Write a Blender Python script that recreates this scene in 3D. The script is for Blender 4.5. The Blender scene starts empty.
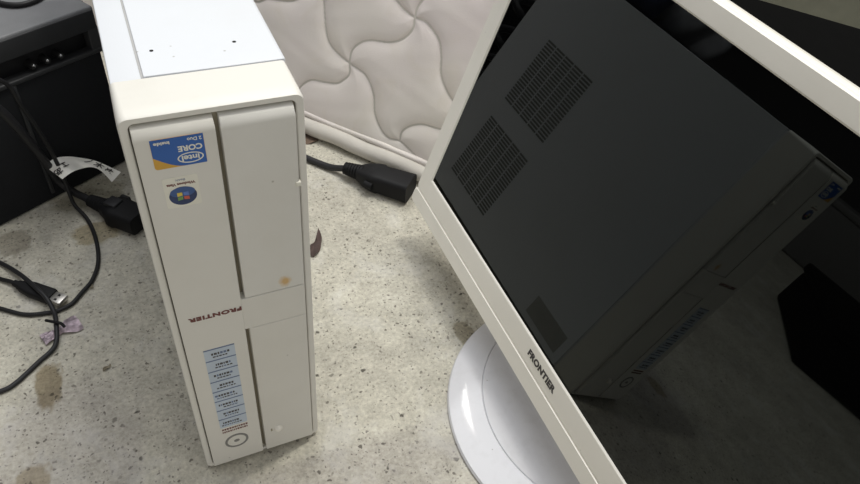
import bpy, bmesh, math, random
import numpy as np
from mathutils import Vector, Matrix, Quaternion
from mathutils.geometry import delaunay_2d_cdt
sc = bpy.context.scene
COL = sc.collection

# ------------------------------------------------------------ camera
R = [[0.9122446470330553, -0.39996350125141267, 0.0885375718339256],
     [-0.22070066414875733, -0.6619465459689854, -0.7163225440568148],
     [0.34511001261023094, 0.6339211054590635, -0.6921294035436762]]
cam_d = bpy.data.cameras.new('camera'); cam = bpy.data.objects.new('camera', cam_d); COL.objects.link(cam)
cam_d.sensor_width = 36; cam_d.lens = 697.68 * 36 / 860; cam_d.clip_start = 0.01; cam_d.clip_end = 50
m = Matrix((R[0], [-v for v in R[1]], [-v for v in R[2]])).transposed().to_4x4()
m.translation = Vector((0.009627, -0.311504, 0.544303))
cam.matrix_world = m
sc.camera = cam

# ------------------------------------------------------------ light and exposure
W = bpy.data.worlds.new('world'); sc.world = W; W.use_nodes = True
W.node_tree.nodes['Background'].inputs[0].default_value = (1.0, 0.985, 0.965, 1)
W.node_tree.nodes['Background'].inputs[1].default_value = 0.36
sc.view_settings.view_transform = 'Standard'; sc.view_settings.look = 'None'
sc.view_settings.gamma = 1; sc.view_settings.exposure = 0.30; sc.view_settings.use_curve_mapping = False

def area(name, loc, target, sx, sy, power, col, spin=0):
    d = bpy.data.lights.new(name, 'AREA'); d.shape = 'RECTANGLE'; d.size = sx; d.size_y = sy
    d.energy = power; d.color = col
    o = bpy.data.objects.new(name, d); COL.objects.link(o); o.location = loc
    q = (Vector(target) - Vector(loc)).to_track_quat('-Z', 'Y')
    o.rotation_euler = (q @ Quaternion((0, 0, 1), spin)).to_euler()
    return o
area('soft_ceiling_light', (0.3, 0.7, 2.3), (0.15, 0.2, 0), 1.6, 1.6, 20, (0.95, 0.97, 1.0))
area('fluorescent_tube_light', (0.90, 0.22, 2.2), (0.25, 0.2, 0), 0.07, 0.6, 18, (1.0, 0.97, 0.88))
area('second_tube_light', (0.47, 1.32, 2.2), (0.25, 0.1, 0), 0.05, 0.28, 4, (1.0, 0.98, 0.92))
area('doorway_light', (0.9, -2.2, 1.3), (0.2, 0.2, 0.2), 1.6, 1.6, 4, (1.0, 0.97, 0.92))

# ------------------------------------------------------------ material helpers
def srgb(r, g, b):
    f = lambda c: (c / 255 / 12.92) if c / 255 <= 0.04045 else ((c / 255 + 0.055) / 1.055) ** 2.4
    return (f(r), f(g), f(b), 1)

class NT:
    def __init__(s, name):
        s.m = bpy.data.materials.new(name); s.m.use_nodes = True
        s.t = s.m.node_tree; s.b = s.t.nodes['Principled BSDF']
    def n(s, typ, **kw):
        nd = s.t.nodes.new(typ)
        for k, v in kw.items():
            if k.startswith('i_'):
                key = k[2:]
                nd.inputs[int(key) if key.isdigit() else key].default_value = v
            else: setattr(nd, k, v)
        return nd
    def l(s, a, b): s.t.links.new(a, b)
    def ramp(s, src, stops, interp='LINEAR'):
        r = s.t.nodes.new('ShaderNodeValToRGB'); r.color_ramp.interpolation = interp
        el = r.color_ramp.elements
        el[0].position, el[0].color = stops[0]; el[1].position, el[1].color = stops[-1]
        for p, c in stops[1:-1]:
            e = el.new(p); e.color = c
        s.l(src, r.inputs[0]); return r.outputs[0]
    def mix(s, fac, a, b, mode='MIX'):
        x = s.t.nodes.new('ShaderNodeMix'); x.data_type = 'RGBA'; x.blend_type = mode
        for sock, v in ((x.inputs[0], fac), (x.inputs[6], a), (x.inputs[7], b)):
            if hasattr(v, 'links'): s.l(v, sock)
            else: sock.default_value = v
        return x.outputs[2]

def g(v): return (v, v, v, 1)

def plain(name, col, rough=0.5, var=0.06, scale=60, metal=0, spec=0.5, bump=0.0, coat=0):
    t = NT(name); co = t.n('ShaderNodeTexCoord')
    nz = t.n('ShaderNodeTexNoise', i_Scale=scale, i_Detail=4); t.l(co.outputs['Object'], nz.inputs['Vector'])
    c = t.ramp(nz.outputs[0], [(0.3, tuple(v * (1 - var) for v in col[:3]) + (1,)), (0.7, tuple(min(1, v * (1 + var)) for v in col[:3]) + (1,))])
    t.l(c, t.b.inputs['Base Color'])
    t.b.inputs['Roughness'].default_value = rough; t.b.inputs['Metallic'].default_value = metal
    t.b.inputs['Specular IOR Level'].default_value = spec
    t.b.inputs['Coat Weight'].default_value = coat
    if bump:
        n2 = t.n('ShaderNodeTexNoise', i_Scale=scale * 12, i_Detail=2); t.l(co.outputs['Object'], n2.inputs['Vector'])
        bp = t.n('ShaderNodeBump', i_Strength=bump, i_Distance=0.0004); t.l(n2.outputs[0], bp.inputs['Height'])
        t.l(bp.outputs[0], t.b.inputs['Normal'])
    return t.m

def concrete():
    t = NT('concrete_floor'); co = t.n('ShaderNodeTexCoord').outputs['Object']
    big = t.n('ShaderNodeTexNoise', i_Scale=5.5, i_Detail=6, i_Roughness=0.6); t.l(co, big.inputs['Vector'])
    base = t.ramp(big.outputs[0], [(0.32, (0.41, 0.388, 0.33, 1)), (0.5, (0.485, 0.462, 0.39, 1)), (0.66, (0.56, 0.535, 0.455, 1))])
    # fine sandy grain
    fine = t.n('ShaderNodeTexNoise', i_Scale=260, i_Detail=5, i_Roughness=0.7); t.l(co, fine.inputs['Vector'])
    base = t.mix(0.55, base, t.ramp(fine.outputs[0], [(0.25, g(0.2)), (0.75, g(0.8))]), 'OVERLAY')
    mid = t.n('ShaderNodeTexNoise', i_Scale=45, i_Detail=6, i_Roughness=0.7); t.l(co, mid.inputs['Vector'])
    base = t.mix(0.35, base, t.ramp(mid.outputs[0], [(0.3, g(0.28)), (0.7, g(0.72))]), 'OVERLAY')
    # small dark pits, in two sizes, gathered in patches
    def pits(scale, r, lo, hi, col, base, off):
        mp = t.n('ShaderNodeMapping'); mp.inputs['Location'].default_value = off; t.l(co, mp.inputs[0])
        nd = t.n('ShaderNodeTexNoise', i_Scale=180, i_Detail=2); t.l(co, nd.inputs['Vector'])
        wob = t.n('ShaderNodeVectorMath', operation='SCALE'); wob.inputs['Scale'].default_value = 0.006; t.l(nd.outputs[1], wob.inputs[0])
        ad = t.n('ShaderNodeVectorMath', operation='ADD'); t.l(mp.outputs[0], ad.inputs[0]); t.l(wob.outputs[0], ad.inputs[1])
        v = t.n('ShaderNodeTexVoronoi', i_Scale=scale); t.l(ad.outputs[0], v.inputs['Vector'])
        f = t.ramp(v.outputs['Distance'], [(r * 0.6, g(1)), (r, g(0))])
        sel = t.n('ShaderNodeSeparateColor'); t.l(v.outputs['Color'], sel.inputs[0])
        k = t.ramp(sel.outputs[0], [(lo, g(0)), (hi, g(1))])
        mu = t.n('ShaderNodeMath', operation='MULTIPLY'); t.l(f, mu.inputs[0]); t.l(k, mu.inputs[1])
        return t.mix(mu.outputs[0], base, col)
    base = pits(70, 0.17, 0.60, 0.8, (0.10, 0.092, 0.075, 1), base, (0, 0, 0))
    base = pits(150, 0.25, 0.42, 0.72, (0.17, 0.155, 0.13, 1), base, (3, 1, 0))
    base = pits(300, 0.30, 0.22, 0.75, (0.22, 0.205, 0.18, 1), base, (1, 5, 0))
    base = pits(24, 0.075, 0.7, 0.75, (0.07, 0.065, 0.055, 1), base, (2, 7, 0))
    # pale cement dust patches
    du = t.n('ShaderNodeTexNoise', i_Scale=14, i_Detail=8, i_Roughness=0.75, i_Distortion=0.4); t.l(co, du.inputs['Vector'])
    base = t.mix(t.ramp(du.outputs[0], [(0.52, g(0)), (0.64, g(0.55))]), base, (0.60, 0.585, 0.54, 1))
    # stains and darker patches with ragged outlines of their own
    def stain(cx, cy, rx, ry, col, base, amt):
        mp = t.n('ShaderNodeMapping', vector_type='POINT')
        mp.inputs['Location'].default_value = (-cx / rx, -cy / ry, 0); mp.inputs['Scale'].default_value = (1 / rx, 1 / ry, 1); t.l(co, mp.inputs[0])
        nn = t.n('ShaderNodeTexNoise', i_Scale=1.6, i_Detail=4); t.l(mp.outputs[0], nn.inputs['Vector'])
        s_ = t.n('ShaderNodeVectorMath', operation='SUBTRACT'); t.l(nn.outputs[1], s_.inputs[0]); s_.inputs[1].default_value = (0.5, 0.5, 0.5)
        s2 = t.n('ShaderNodeVectorMath', operation='SCALE'); s2.inputs['Scale'].default_value = 1.1; t.l(s_.outputs[0], s2.inputs[0])
        a2 = t.n('ShaderNodeVectorMath', operation='ADD'); t.l(mp.outputs[0], a2.inputs[0]); t.l(s2.outputs[0], a2.inputs[1])
        sp = t.n('ShaderNodeSeparateXYZ'); t.l(a2.outputs[0], sp.inputs[0])
        cb = t.n('ShaderNodeCombineXYZ'); t.l(sp.outputs[0], cb.inputs[0]); t.l(sp.outputs[1], cb.inputs[1])
        ln = t.n('ShaderNodeVectorMath', operation='LENGTH'); t.l(cb.outputs[0], ln.inputs[0])
        return t.mix(t.ramp(ln.outputs['Value'], [(0.7, g(amt)), (1.0, g(0))]), base, col, 'MULTIPLY')
    base = stain(-0.112, 0.128, 0.0135, 0.028, (0.56, 0.50, 0.40, 1), base, 1.0)
    base = stain(-0.128, 0.035, 0.016, 0.02, (0.66, 0.6, 0.5, 1), base, 0.9)
    base = stain(-0.055, 0.315, 0.03, 0.02, (0.66, 0.6, 0.47, 1), base, 0.9)
    base = stain(-0.135, 0.325, 0.02, 0.022, (0.5, 0.48, 0.45, 1), base, 0.8)
    base = stain(0.262, 0.055, 0.012, 0.02, (0.5, 0.46, 0.38, 1), base, 0.8)
    base = stain(-0.06, 0.385, 0.05, 0.03, (0.7, 0.68, 0.6, 1), base, 0.8)
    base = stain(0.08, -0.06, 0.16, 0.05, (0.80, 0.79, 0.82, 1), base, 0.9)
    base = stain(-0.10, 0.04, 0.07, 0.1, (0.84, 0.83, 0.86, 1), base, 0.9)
    t.l(base, t.b.inputs['Base Color']); t.b.inputs['Roughness'].default_value = 0.75
    t.b.inputs['Specular IOR Level'].default_value = 0.3
    ad = t.n('ShaderNodeMath', operation='ADD'); t.l(fine.outputs[0], ad.inputs[0]); t.l(mid.outputs[0], ad.inputs[1])
    bp = t.n('ShaderNodeBump', i_Strength=0.35, i_Distance=0.0015); t.l(ad.outputs[0], bp.inputs['Height']); t.l(bp.outputs[0], t.b.inputs['Normal'])
    return t.m

def plastic_dirty(name, col, rough=0.42, dirt=(0.45, 0.42, 0.34), amount=0.35, scale=9, coat=0.0):
    """aged moulded plastic: faint grime clouds and a few fine specks"""
    t = NT(name); co = t.n('ShaderNodeTexCoord').outputs['Object']
    n1 = t.n('ShaderNodeTexNoise', i_Scale=scale, i_Detail=7, i_Roughness=0.65); t.l(co, n1.inputs['Vector'])
    c = t.mix(t.ramp(n1.outputs[0], [(0.5, g(0)), (0.8, g(amount))]), col, dirt + (1,))
    v = t.n('ShaderNodeTexVoronoi', i_Scale=110); t.l(co, v.inputs['Vector'])
    sp = t.n('ShaderNodeSeparateColor'); t.l(v.outputs['Color'], sp.inputs[0])
    k = t.ramp(sp.outputs[0], [(0.86, g(0)), (0.92, g(0.5))]); d = t.ramp(v.outputs['Distance'], [(0.05, g(1)), (0.1, g(0))])
    mu = t.n('ShaderNodeMath', operation='MULTIPLY'); t.l(k, mu.inputs[0]); t.l(d, mu.inputs[1])
    c = t.mix(mu.outputs[0], c, (0.2, 0.17, 0.12, 1))
    t.l(c, t.b.inputs['Base Color'])
    t.b.inputs['Roughness'].default_value = rough; t.b.inputs['Coat Weight'].default_value = coat
    n2 = t.n('ShaderNodeTexNoise', i_Scale=900, i_Detail=2); t.l(co, n2.inputs['Vector'])
    bp = t.n('ShaderNodeBump', i_Strength=0.12, i_Distance=0.0003); t.l(n2.outputs[0], bp.inputs['Height']); t.l(bp.outputs[0], t.b.inputs['Normal'])
    return t

M = {}
M['concrete'] = concrete()
M['case'] = plastic_dirty('white_painted_steel', (0.71, 0.735, 0.775, 1), 0.4, amount=0.12).m
M['cream'] = plastic_dirty('cream_plastic', (0.74, 0.725, 0.675, 1), 0.45, amount=0.22).m
M['panel'] = plastic_dirty('cream_front_panel', (0.70, 0.685, 0.635, 1), 0.38, amount=0.22).m
# the upper right cover carries a small rusty stain
t = plastic_dirty('cream_panel_rust_spot', (0.70, 0.69, 0.65, 1), 0.38, amount=0.22)
_b = t.b.inputs['Base Color'].links[0].from_socket; co = t.n('ShaderNodeTexCoord').outputs['Object']
nz = t.n('ShaderNodeTexNoise', i_Scale=300, i_Detail=3); t.l(co, nz.inputs['Vector'])
sb = t.n('ShaderNodeVectorMath', operation='SUBTRACT'); t.l(co, sb.inputs[0]); sb.inputs[1].default_value = (0.0745, -0.0038, 0.2045)
s2 = t.n('ShaderNodeVectorMath', operation='MULTIPLY'); t.l(sb.outputs[0], s2.inputs[0]); s2.inputs[1].default_value = (1, 0.3, 0.8)
ln = t.n('ShaderNodeVectorMath', operation='LENGTH'); t.l(s2.outputs[0], ln.inputs[0])
ad = t.n('ShaderNodeMath', operation='MULTIPLY_ADD'); t.l(nz.outputs[0], ad.inputs[0]); ad.inputs[1].default_value = 0.003; t.l(ln.outputs['Value'], ad.inputs[2])
sc_ = t.n('ShaderNodeMath', operation='MULTIPLY'); t.l(ad.outputs[0], sc_.inputs[0]); sc_.inputs[1].default_value = 100
t.l(t.mix(t.ramp(sc_.outputs[0], [(0.30, g(0.85)), (0.62, g(0))]), _b, (0.60, 0.36, 0.10, 1)), t.b.inputs['Base Color'])
M['panel_rust'] = t.m
M['groove'] = plain('brown_grey_groove', (0.30, 0.27, 0.20, 1), 0.7)
M['dark'] = plain('dark_slot', (0.01, 0.01, 0.01, 1), 0.8)
M['vent'] = plain('vent_shadow_grey', (0.22, 0.22, 0.21, 1), 0.7)
M['seam'] = plain('panel_seam', (0.42, 0.42, 0.42, 1), 0.7)
M['plate'] = plain('grey_label', (0.42, 0.42, 0.40, 1), 0.5)
M['blacktext'] = plain('dark_print', (0.045, 0.04, 0.04, 1), 0.5)
M['redtext'] = plain('dark_red_print', (0.14, 0.035, 0.03, 1), 0.5)
M['bezel'] = plastic_dirty('monitor_cream_plastic', (0.86, 0.83, 0.755, 1), 0.35, amount=0.12).m
t = plastic_dirty('glossy_white_base', (0.66, 0.66, 0.69, 1), 0.10, dirt=(0.40, 0.39, 0.38), amount=0.25, scale=60)
M['base'] = t.m
M['rubber'] = plain('black_rubber', (0.008, 0.008, 0.009, 1), 0.6, spec=0.22)
M['cable'] = plain('black_cable', (0.012, 0.012, 0.013, 1), 0.5, spec=0.35)
M['cable_grey'] = plain('dark_grey_cable', (0.018, 0.018, 0.020, 1), 0.5, spec=0.35)
M['metal'] = plain('usb_metal', (0.62, 0.60, 0.56, 1), 0.3, metal=0.9)
M['ampvinyl_lit'] = plain('black_vinyl_lit', (0.15, 0.153, 0.16, 1), 0.55, bump=0.5, spec=0.45)  # lighter copy of the amp vinyl: light on the top is in the colour
M['ampvinyl_shaded'] = plain('black_vinyl_shaded', (0.028, 0.029, 0.031, 1), 0.6, bump=0.4, spec=0.3)  # darker copy of the same vinyl, with the front's shade painted in
M['amprecess'] = plain('black_control_plate', (0.008, 0.008, 0.009, 1), 0.4, spec=0.3)
M['grille'] = plain('black_grille_cloth', (0.021, 0.022, 0.024, 1), 0.9, scale=300, bump=0.8, spec=0.1)
M['amprail'] = plain('dark_grey_piping', (0.03, 0.031, 0.033, 1), 0.5)
M['knob'] = plain('black_knob', (0.012, 0.012, 0.012, 1), 0.3)
M['chrome'] = plain('knob_cap', (0.5, 0.5, 0.5, 1), 0.25, metal=1)
M['paper'] = plain('white_tape', (0.90, 0.88, 0.81, 1), 0.6, var=0.03)
M['leaf'] = plain('brown_dried_leaf', (0.06, 0.036, 0.030, 1), 0.7, var=0.3, scale=150, bump=0.8)
M['cardboard'] = plain('brown_card', (0.13, 0.09, 0.065, 1), 0.8, var=0.15)
M['foil'] = plain('lilac_foil', (0.45, 0.37, 0.42, 1), 0.32, var=0.4, scale=220, metal=0.6, bump=1)
M['bluefoil'] = plain('sticker_blue', srgb(38, 92, 168), 0.3)
M['gold'] = plain('sticker_gold', srgb(205, 158, 60), 0.3)
M['stickwhite'] = plain('sticker_white', srgb(226, 224, 212), 0.4, var=0.03)
M['lightblue'] = plain('sticker_pale_blue', srgb(184, 196, 210), 0.4, var=0.05)
M['stripe'] = plain('sticker_blue_grey_line', srgb(100, 115, 145), 0.5)
M['orb'] = plain('orb_navy', srgb(30, 48, 90), 0.25, var=0.3, scale=120)
for nme, c in (('red', (200, 90, 70)), ('green', (110, 150, 80)), ('blue', (90, 120, 190)), ('yellow', (215, 190, 80))):
    M['flag_' + nme] = plain('flag_' + nme, srgb(*c), 0.4)
t = NT('glossy_black_glass'); t.b.inputs['Base Color'].default_value = (0.0012, 0.0012, 0.0012, 1); t.b.inputs['Roughness'].default_value = 0.012
t.b.inputs['IOR'].default_value = 1.52; t.b.inputs['Specular Tint'].default_value = (0.92, 1.0, 0.98, 1)
co = t.n('ShaderNodeTexCoord').outputs['Object']; v = t.n('ShaderNodeTexNoise', i_Scale=25, i_Detail=6); t.l(co, v.inputs['Vector'])
t.l(t.ramp(v.outputs[0], [(0.4, g(0.010)), (0.8, g(0.035))]), t.b.inputs['Roughness'])
M['screen'] = t.m
def fabric():
    t = NT('quilted_cotton'); co = t.n('ShaderNodeTexCoord').outputs['Object']
    n1 = t.n('ShaderNodeTexNoise', i_Scale=7, i_Detail=5); t.l(co, n1.inputs['Vector'])
    c = t.ramp(n1.outputs[0], [(0.35, (0.80, 0.73, 0.715, 1)), (0.65, (0.82, 0.775, 0.72, 1))])
    n3 = t.n('ShaderNodeTexNoise', i_Scale=22, i_Detail=6, i_Distortion=0.8); t.l(co, n3.inputs['Vector'])
    c = t.mix(t.ramp(n3.outputs[0], [(0.54, g(0)), (0.75, g(0.35))]), c, (0.70, 0.64, 0.53, 1))
    at = t.n('ShaderNodeAttribute', attribute_name='seam'); 
    c = t.mix(at.outputs['Fac'], c, (0.30, 0.27, 0.25, 1))
    t.l(c, t.b.inputs['Base Color']); t.b.inputs['Roughness'].default_value = 0.85; t.b.inputs['Sheen Weight'].default_value = 0.2
    n2 = t.n('ShaderNodeTexNoise', i_Scale=600, i_Detail=3); t.l(co, n2.inputs['Vector'])
    bp = t.n('ShaderNodeBump', i_Strength=0.25, i_Distance=0.0006); t.l(n2.outputs[0], bp.inputs['Height']); t.l(bp.outputs[0], t.b.inputs['Normal'])
    return t.m
M['quilt'] = fabric()
M['piping'] = plain('pale_piping_tape', (0.60, 0.57, 0.52, 1), 0.8, var=0.05, scale=30, bump=0.5)
M['wall'] = plain('dark_grey_wall', (0.05, 0.05, 0.05, 1), 0.9)
M['blackbox'] = plain('shaded_black_plastic', (0.004, 0.004, 0.004, 1), 0.95, spec=0.03)  # so near black that the shade around the box is in the colour
M['greybox'] = plain('grey_storage_plastic', (0.16, 0.155, 0.15, 1), 0.6)
M['denim'] = plain('dark_blue_cloth', (0.07, 0.08, 0.17, 1), 0.9, var=0.4, scale=25)
M['greycloth'] = plain('grey_cloth', (0.24, 0.24, 0.26, 1), 0.9, var=0.3, scale=25)
M['locker'] = plain('grey_green_steel', (0.20, 0.205, 0.165, 1), 0.5)

# ------------------------------------------------------------ object helpers
def link(name, bm_or_me, mat, parent=None, smooth=True):
    if isinstance(bm_or_me, bmesh.types.BMesh):
        me = bpy.data.meshes.new(name)
        bmesh.ops.recalc_face_normals(bm_or_me, faces=bm_or_me.faces)
        bm_or_me.to_mesh(me); bm_or_me.free()
    else: me = bm_or_me
    for mt in (mat if isinstance(mat, (list, tuple)) else [mat]): me.materials.append(mt)
    if smooth:
        try: me.set_sharp_from_angle(angle=math.radians(38))
        except Exception: pass
    o = bpy.data.objects.new(name, me); COL.objects.link(o)
    if parent: o.parent = parent
    return o
def thing(name, label, cat, loc=(0, 0, 0), group=None, rot=None):
    o = bpy.data.objects.new(name, None); COL.objects.link(o); o.location = loc; o.empty_display_size = 0.05
    if rot is not None: o.rotation_euler = rot
    o['label'] = label; o['category'] = cat
    if group: o['group'] = group
    return o
def tag(o, label, cat, group=None):
    o['label'] = label; o['category'] = cat
    if group: o['group'] = group
    return o
def struct(name, bm, mat):
    o = link(name, bm, mat); o['kind'] = 'structure'; return o
def box(bm, x0, x1, y0, y1, z0, z1, bev=0.0, seg=3, mi=0):
    r = bmesh.ops.create_cube(bm, size=1)
    vs = r['verts']
    for v in vs: v.co = Vector((x0 + (v.co.x + .5) * (x1 - x0), y0 + (v.co.y + .5) * (y1 - y0), z0 + (v.co.z + .5) * (z1 - z0)))
    fs = set(f for v in vs for f in v.link_faces)
    if bev > 0:
        es = list(set(e for v in vs for e in v.link_edges))
        rr = bmesh.ops.bevel(bm, geom=es, offset=bev, segments=seg, profile=0.5, affect='EDGES', clamp_overlap=True)
        fs = set(f for f in fs if f.is_valid) | set(rr['faces'])
    for f in fs: f.material_index = mi
def bmbox(*a, **k):
    bm = bmesh.new(); box(bm, *a, **k); return bm
def prism(bm, pts, z0, z1, mi=0):
    """closed outline in xy extruded along z"""
    a = [bm.verts.new((x, y, z0)) for x, y in pts]; b = [bm.verts.new((x, y, z1)) for x, y in pts]
    n = len(pts); fs = [bm.faces.new(a[::-1]), bm.faces.new(b)]
    for i in range(n): fs.append(bm.faces.new((a[i], a[(i + 1) % n], b[(i + 1) % n], b[i])))
    for f in fs: f.material_index = mi
    return a, b
def rrect(w, h, r, n=6, cx=0, cy=0):
    p = []
    for k, (sx, sy) in enumerate(((1, 1), (-1, 1), (-1, -1), (1, -1))):
        for i in range(n + 1):
            a = math.pi / 2 * (k + i / n)
            p.append((cx + sx * (w / 2 - r) + r * math.cos(a), cy + sy * (h / 2 - r) + r * math.sin(a)))
    return p
def lathe(bm, prof, n=64, c=(0, 0, 0), closed=False):
    rings = []
    for r, z in prof:
        if r < 1e-6: rings.append([bm.verts.new((c[0], c[1], c[2] + z))])
        else: rings.append([bm.verts.new((c[0] + r * math.cos(2 * math.pi * i / n), c[1] + r * math.sin(2 * math.pi * i / n), c[2] + z)) for i in range(n)])
    for a, b in zip(rings, rings[1:]):
        for i in range(n):
            j = (i + 1) % n
            if len(a) == 1 and len(b) == 1: continue
            if len(a) == 1: bm.faces.new((a[0], b[j], b[i]))
            elif len(b) == 1: bm.faces.new((a[i], a[j], b[0]))
            else: bm.faces.new((a[i], a[j], b[j], b[i]))
def smoothpath(pts, per=8):
    P = [Vector(p) for p in pts]; P = [2 * P[0] - P[1]] + P + [2 * P[-1] - P[-2]]; out = []
    for i in range(1, len(P) - 2):
        for k in range(per):
            t = k / per; a, b, c, d = P[i - 1], P[i], P[i + 1], P[i + 2]
            out.append(0.5 * ((2 * b) + (c - a) * t + (2 * a - 5 * b + 4 * c - d) * t * t + (3 * b - a - 3 * c + d) * t ** 3))
    out.append(P[-2]); return out
def sweep(bm, path, radii, n=12, flat=1.0, caps=True):
    """tube of varying radius along a path; flat < 1 squashes it vertically"""
    rings = []; up = Vector((0, 0, 1))
    for i, p in enumerate(path):
        d = (path[min(i + 1, len(path) - 1)] - path[max(i - 1, 0)]).normalized()
        s = d.cross(up)
        if s.length < 1e-3: s = Vector((1, 0, 0))
        s.normalize(); u = s.cross(d).normalized()
        r = radii[i] if hasattr(radii, '__len__') else radii
        rings.append([bm.verts.new(p + s * (r * math.cos(2 * math.pi * k / n)) + u * (r * flat * math.sin(2 * math.pi * k / n))) for k in range(n)])
    for a, b in zip(rings, rings[1:]):
        for k in range(n): bm.faces.new((a[k], a[(k + 1) % n], b[(k + 1) % n], b[k]))
    if caps: bm.faces.new(rings[0][::-1]); bm.faces.new(rings[-1])
def text_mesh(s, size, depth=0.0002, bold=0.0, width=1.0, spacing=1.0):
    c = bpy.data.curves.new('lettering', 'FONT'); c.body = s; c.size = size; c.extrude = depth; c.align_x = 'CENTER'; c.align_y = 'CENTER'
    c.offset = bold; c.space_character = spacing; c.resolution_u = 4
    o = bpy.data.objects.new('lettering', c); COL.objects.link(o); bpy.context.view_layer.update()
    me = bpy.data.meshes.new_from_object(o.evaluated_get(bpy.context.evaluated_depsgraph_get()))
    bpy.data.objects.remove(o); bpy.data.curves.remove(c); me.transform(Matrix.Diagonal((width, 1, 1, 1)))
    me.materials.clear()
    return me
def put(bm, me, mat, mi=0):
    n0 = len(bm.faces); me.transform(mat); bm.from_mesh(me); bm.faces.ensure_lookup_table()
    for f in bm.faces[n0:]: f.material_index = mi
    bpy.data.meshes.remove(me)

# ------------------------------------------------------------ the room
bm = bmesh.new()
bmesh.ops.create_grid(bm, x_segments=2, y_segments=2, size=1)
for v in bm.verts: v.co = Vector((v.co.x * 4.0 + 0.5, v.co.y * 4.0 + 0.6, 0))
r = bmesh.ops.extrude_face_region(bm, geom=bm.faces[:])
for v in r['geom']:
    if isinstance(v, bmesh.types.BMVert): v.co.z = -0.05
struct('floor', bm, M['concrete'])
struct('wall_left', bmbox(-3.6, -3.5, -3.4, 4.6, 0, 2.6), M['wall'])
struct('wall_back', bmbox(-3.5, 4.5, 4.6, 4.7, 0, 2.6), M['wall'])

# ------------------------------------------------------------ slim desktop computer
TW, TD, TH = 0.0933, 0.436, 0.34
pc = thing('desktop_computer', 'slim white desktop computer tower standing upside down on the concrete floor', 'computer')
bm = bmbox(0.001, TW - 0.001, 0.034, TD, 0.004, TH - 0.0008, bev=0.0012, seg=2)
case = link('case', bm, M['case'], pc)
# raised side cover folded over the top: seam at x = 17 mm
bm = bmesh.new()
box(bm, 0.0178, TW - 0.0004, 0.0375, TD - 0.003, TH - 0.0009, TH, bev=0.0003, seg=1)
box(bm, TW - 0.0011, TW, 0.0375, TD - 0.003, 0.005, TH, bev=0.0003, seg=1)
cover = link('side_cover', bm, M['case'], pc)
bm = bmesh.new()
box(bm, 0.0165, 0.0178, 0.0375, TD - 0.003, TH - 0.0009, TH - 0.0006)
box(bm, 0.0165, TW - 0.001, 0.0352, 0.0372, TH - 0.0009, TH - 0.0006)
link('seam', bm, M['seam'], pc)
for hx, hy in ((0.0255, 0.0635), (0.0705, 0.0625)):
    bm = bmesh.new(); lathe(bm, [(0, 0), (0.0011, 0), (0.0011, 0.0002), (0, 0.0002)], 20, (hx, hy, TH - 0.00005)); link('screw_hole', bm, M['dark'], pc)
for gy, gz, name in ((0.261, 0.156, 'vent'), (0.261, 0.034, 'vent')):
    bm = bmesh.new()
    for a in range(5):
        for k in range(22):
            y0 = gy + a * 0.0215; z0 = gz + 0.001 + k * 0.00430
            box(bm, TW - 0.0006, TW + 0.0002, y0 + 0.001, y0 + 0.0200, z0, z0 + 0.0025)
    link(name, bm, M['vent'], pc)
bm = bmbox(TW - 0.0006, TW + 0.0002, 0.048, 0.114, 0.013, 0.038); link('rating_label', bm, M['plate'], pc)

def ring_frame(bm, outer, inner, z0, z1, rb=0.0):
    """hollow frame between two outlines with equal point counts, in xy, extruded along z"""
    n = len(outer); L = []
    for pts, z in ((outer, z0), (outer, z1), (inner, z1), (inner, z0)):
        L.append([bm.verts.new((x, y, z)) for x, y in pts])
    for a, b in zip(L, L[1:] + L[:1]):
        for i in range(n): bm.faces.new((a[i], a[(i + 1) % n], b[(i + 1) % n], b[i]))
# bezel: local xy -> world xz, local z -> world y (front at y = 0)
def to_front(bm):
    for v in bm.verts: v.co = Vector((v.co.x, v.co.z, v.co.y))
bm = bmesh.new(); cx, cz = TW / 2, TH / 2 + 0.001
lay = [(TW - 0.0012, TH - 0.003, 0.0045, 0.0), (TW, TH - 0.0015, 0.005, 0.0013), (TW, TH - 0.0012, 0.0045, 0.010), (TW - 0.0008, TH - 0.002, 0.003, 0.035)]
loops = []
for w, h, r, y in [(TW - 0.0092, TH - 0.0085, 0.0032, 0.012), (TW - 0.0092, TH - 0.0085, 0.0032, 0.0006), (TW - 0.0080, TH - 0.0075, 0.0035, 0.0)] + lay:
    zc = cz + (0.0005 if h > TH - 0.004 else (0.0 if h > TH - 0.008 else -0.0))
    loops.append([bm.verts.new((x, y, z)) for x, z in rrect(w, h, r, 6, cx, zc)])
for a, b in zip(loops, loops[1:]):
    for i in range(len(a)): bm.faces.new((a[i], a[(i + 1) % len(a)], b[(i + 1) % len(b)], b[i]))
bm.faces.new(loops[-1])
link('front_bezel', bm, M['cream'], pc)
bm = bmbox(0.0048, TW - 0.0048, 0.0030, 0.011, 0.006, TH - 0.004); link('front_backing', bm, M['groove'], pc)

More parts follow.
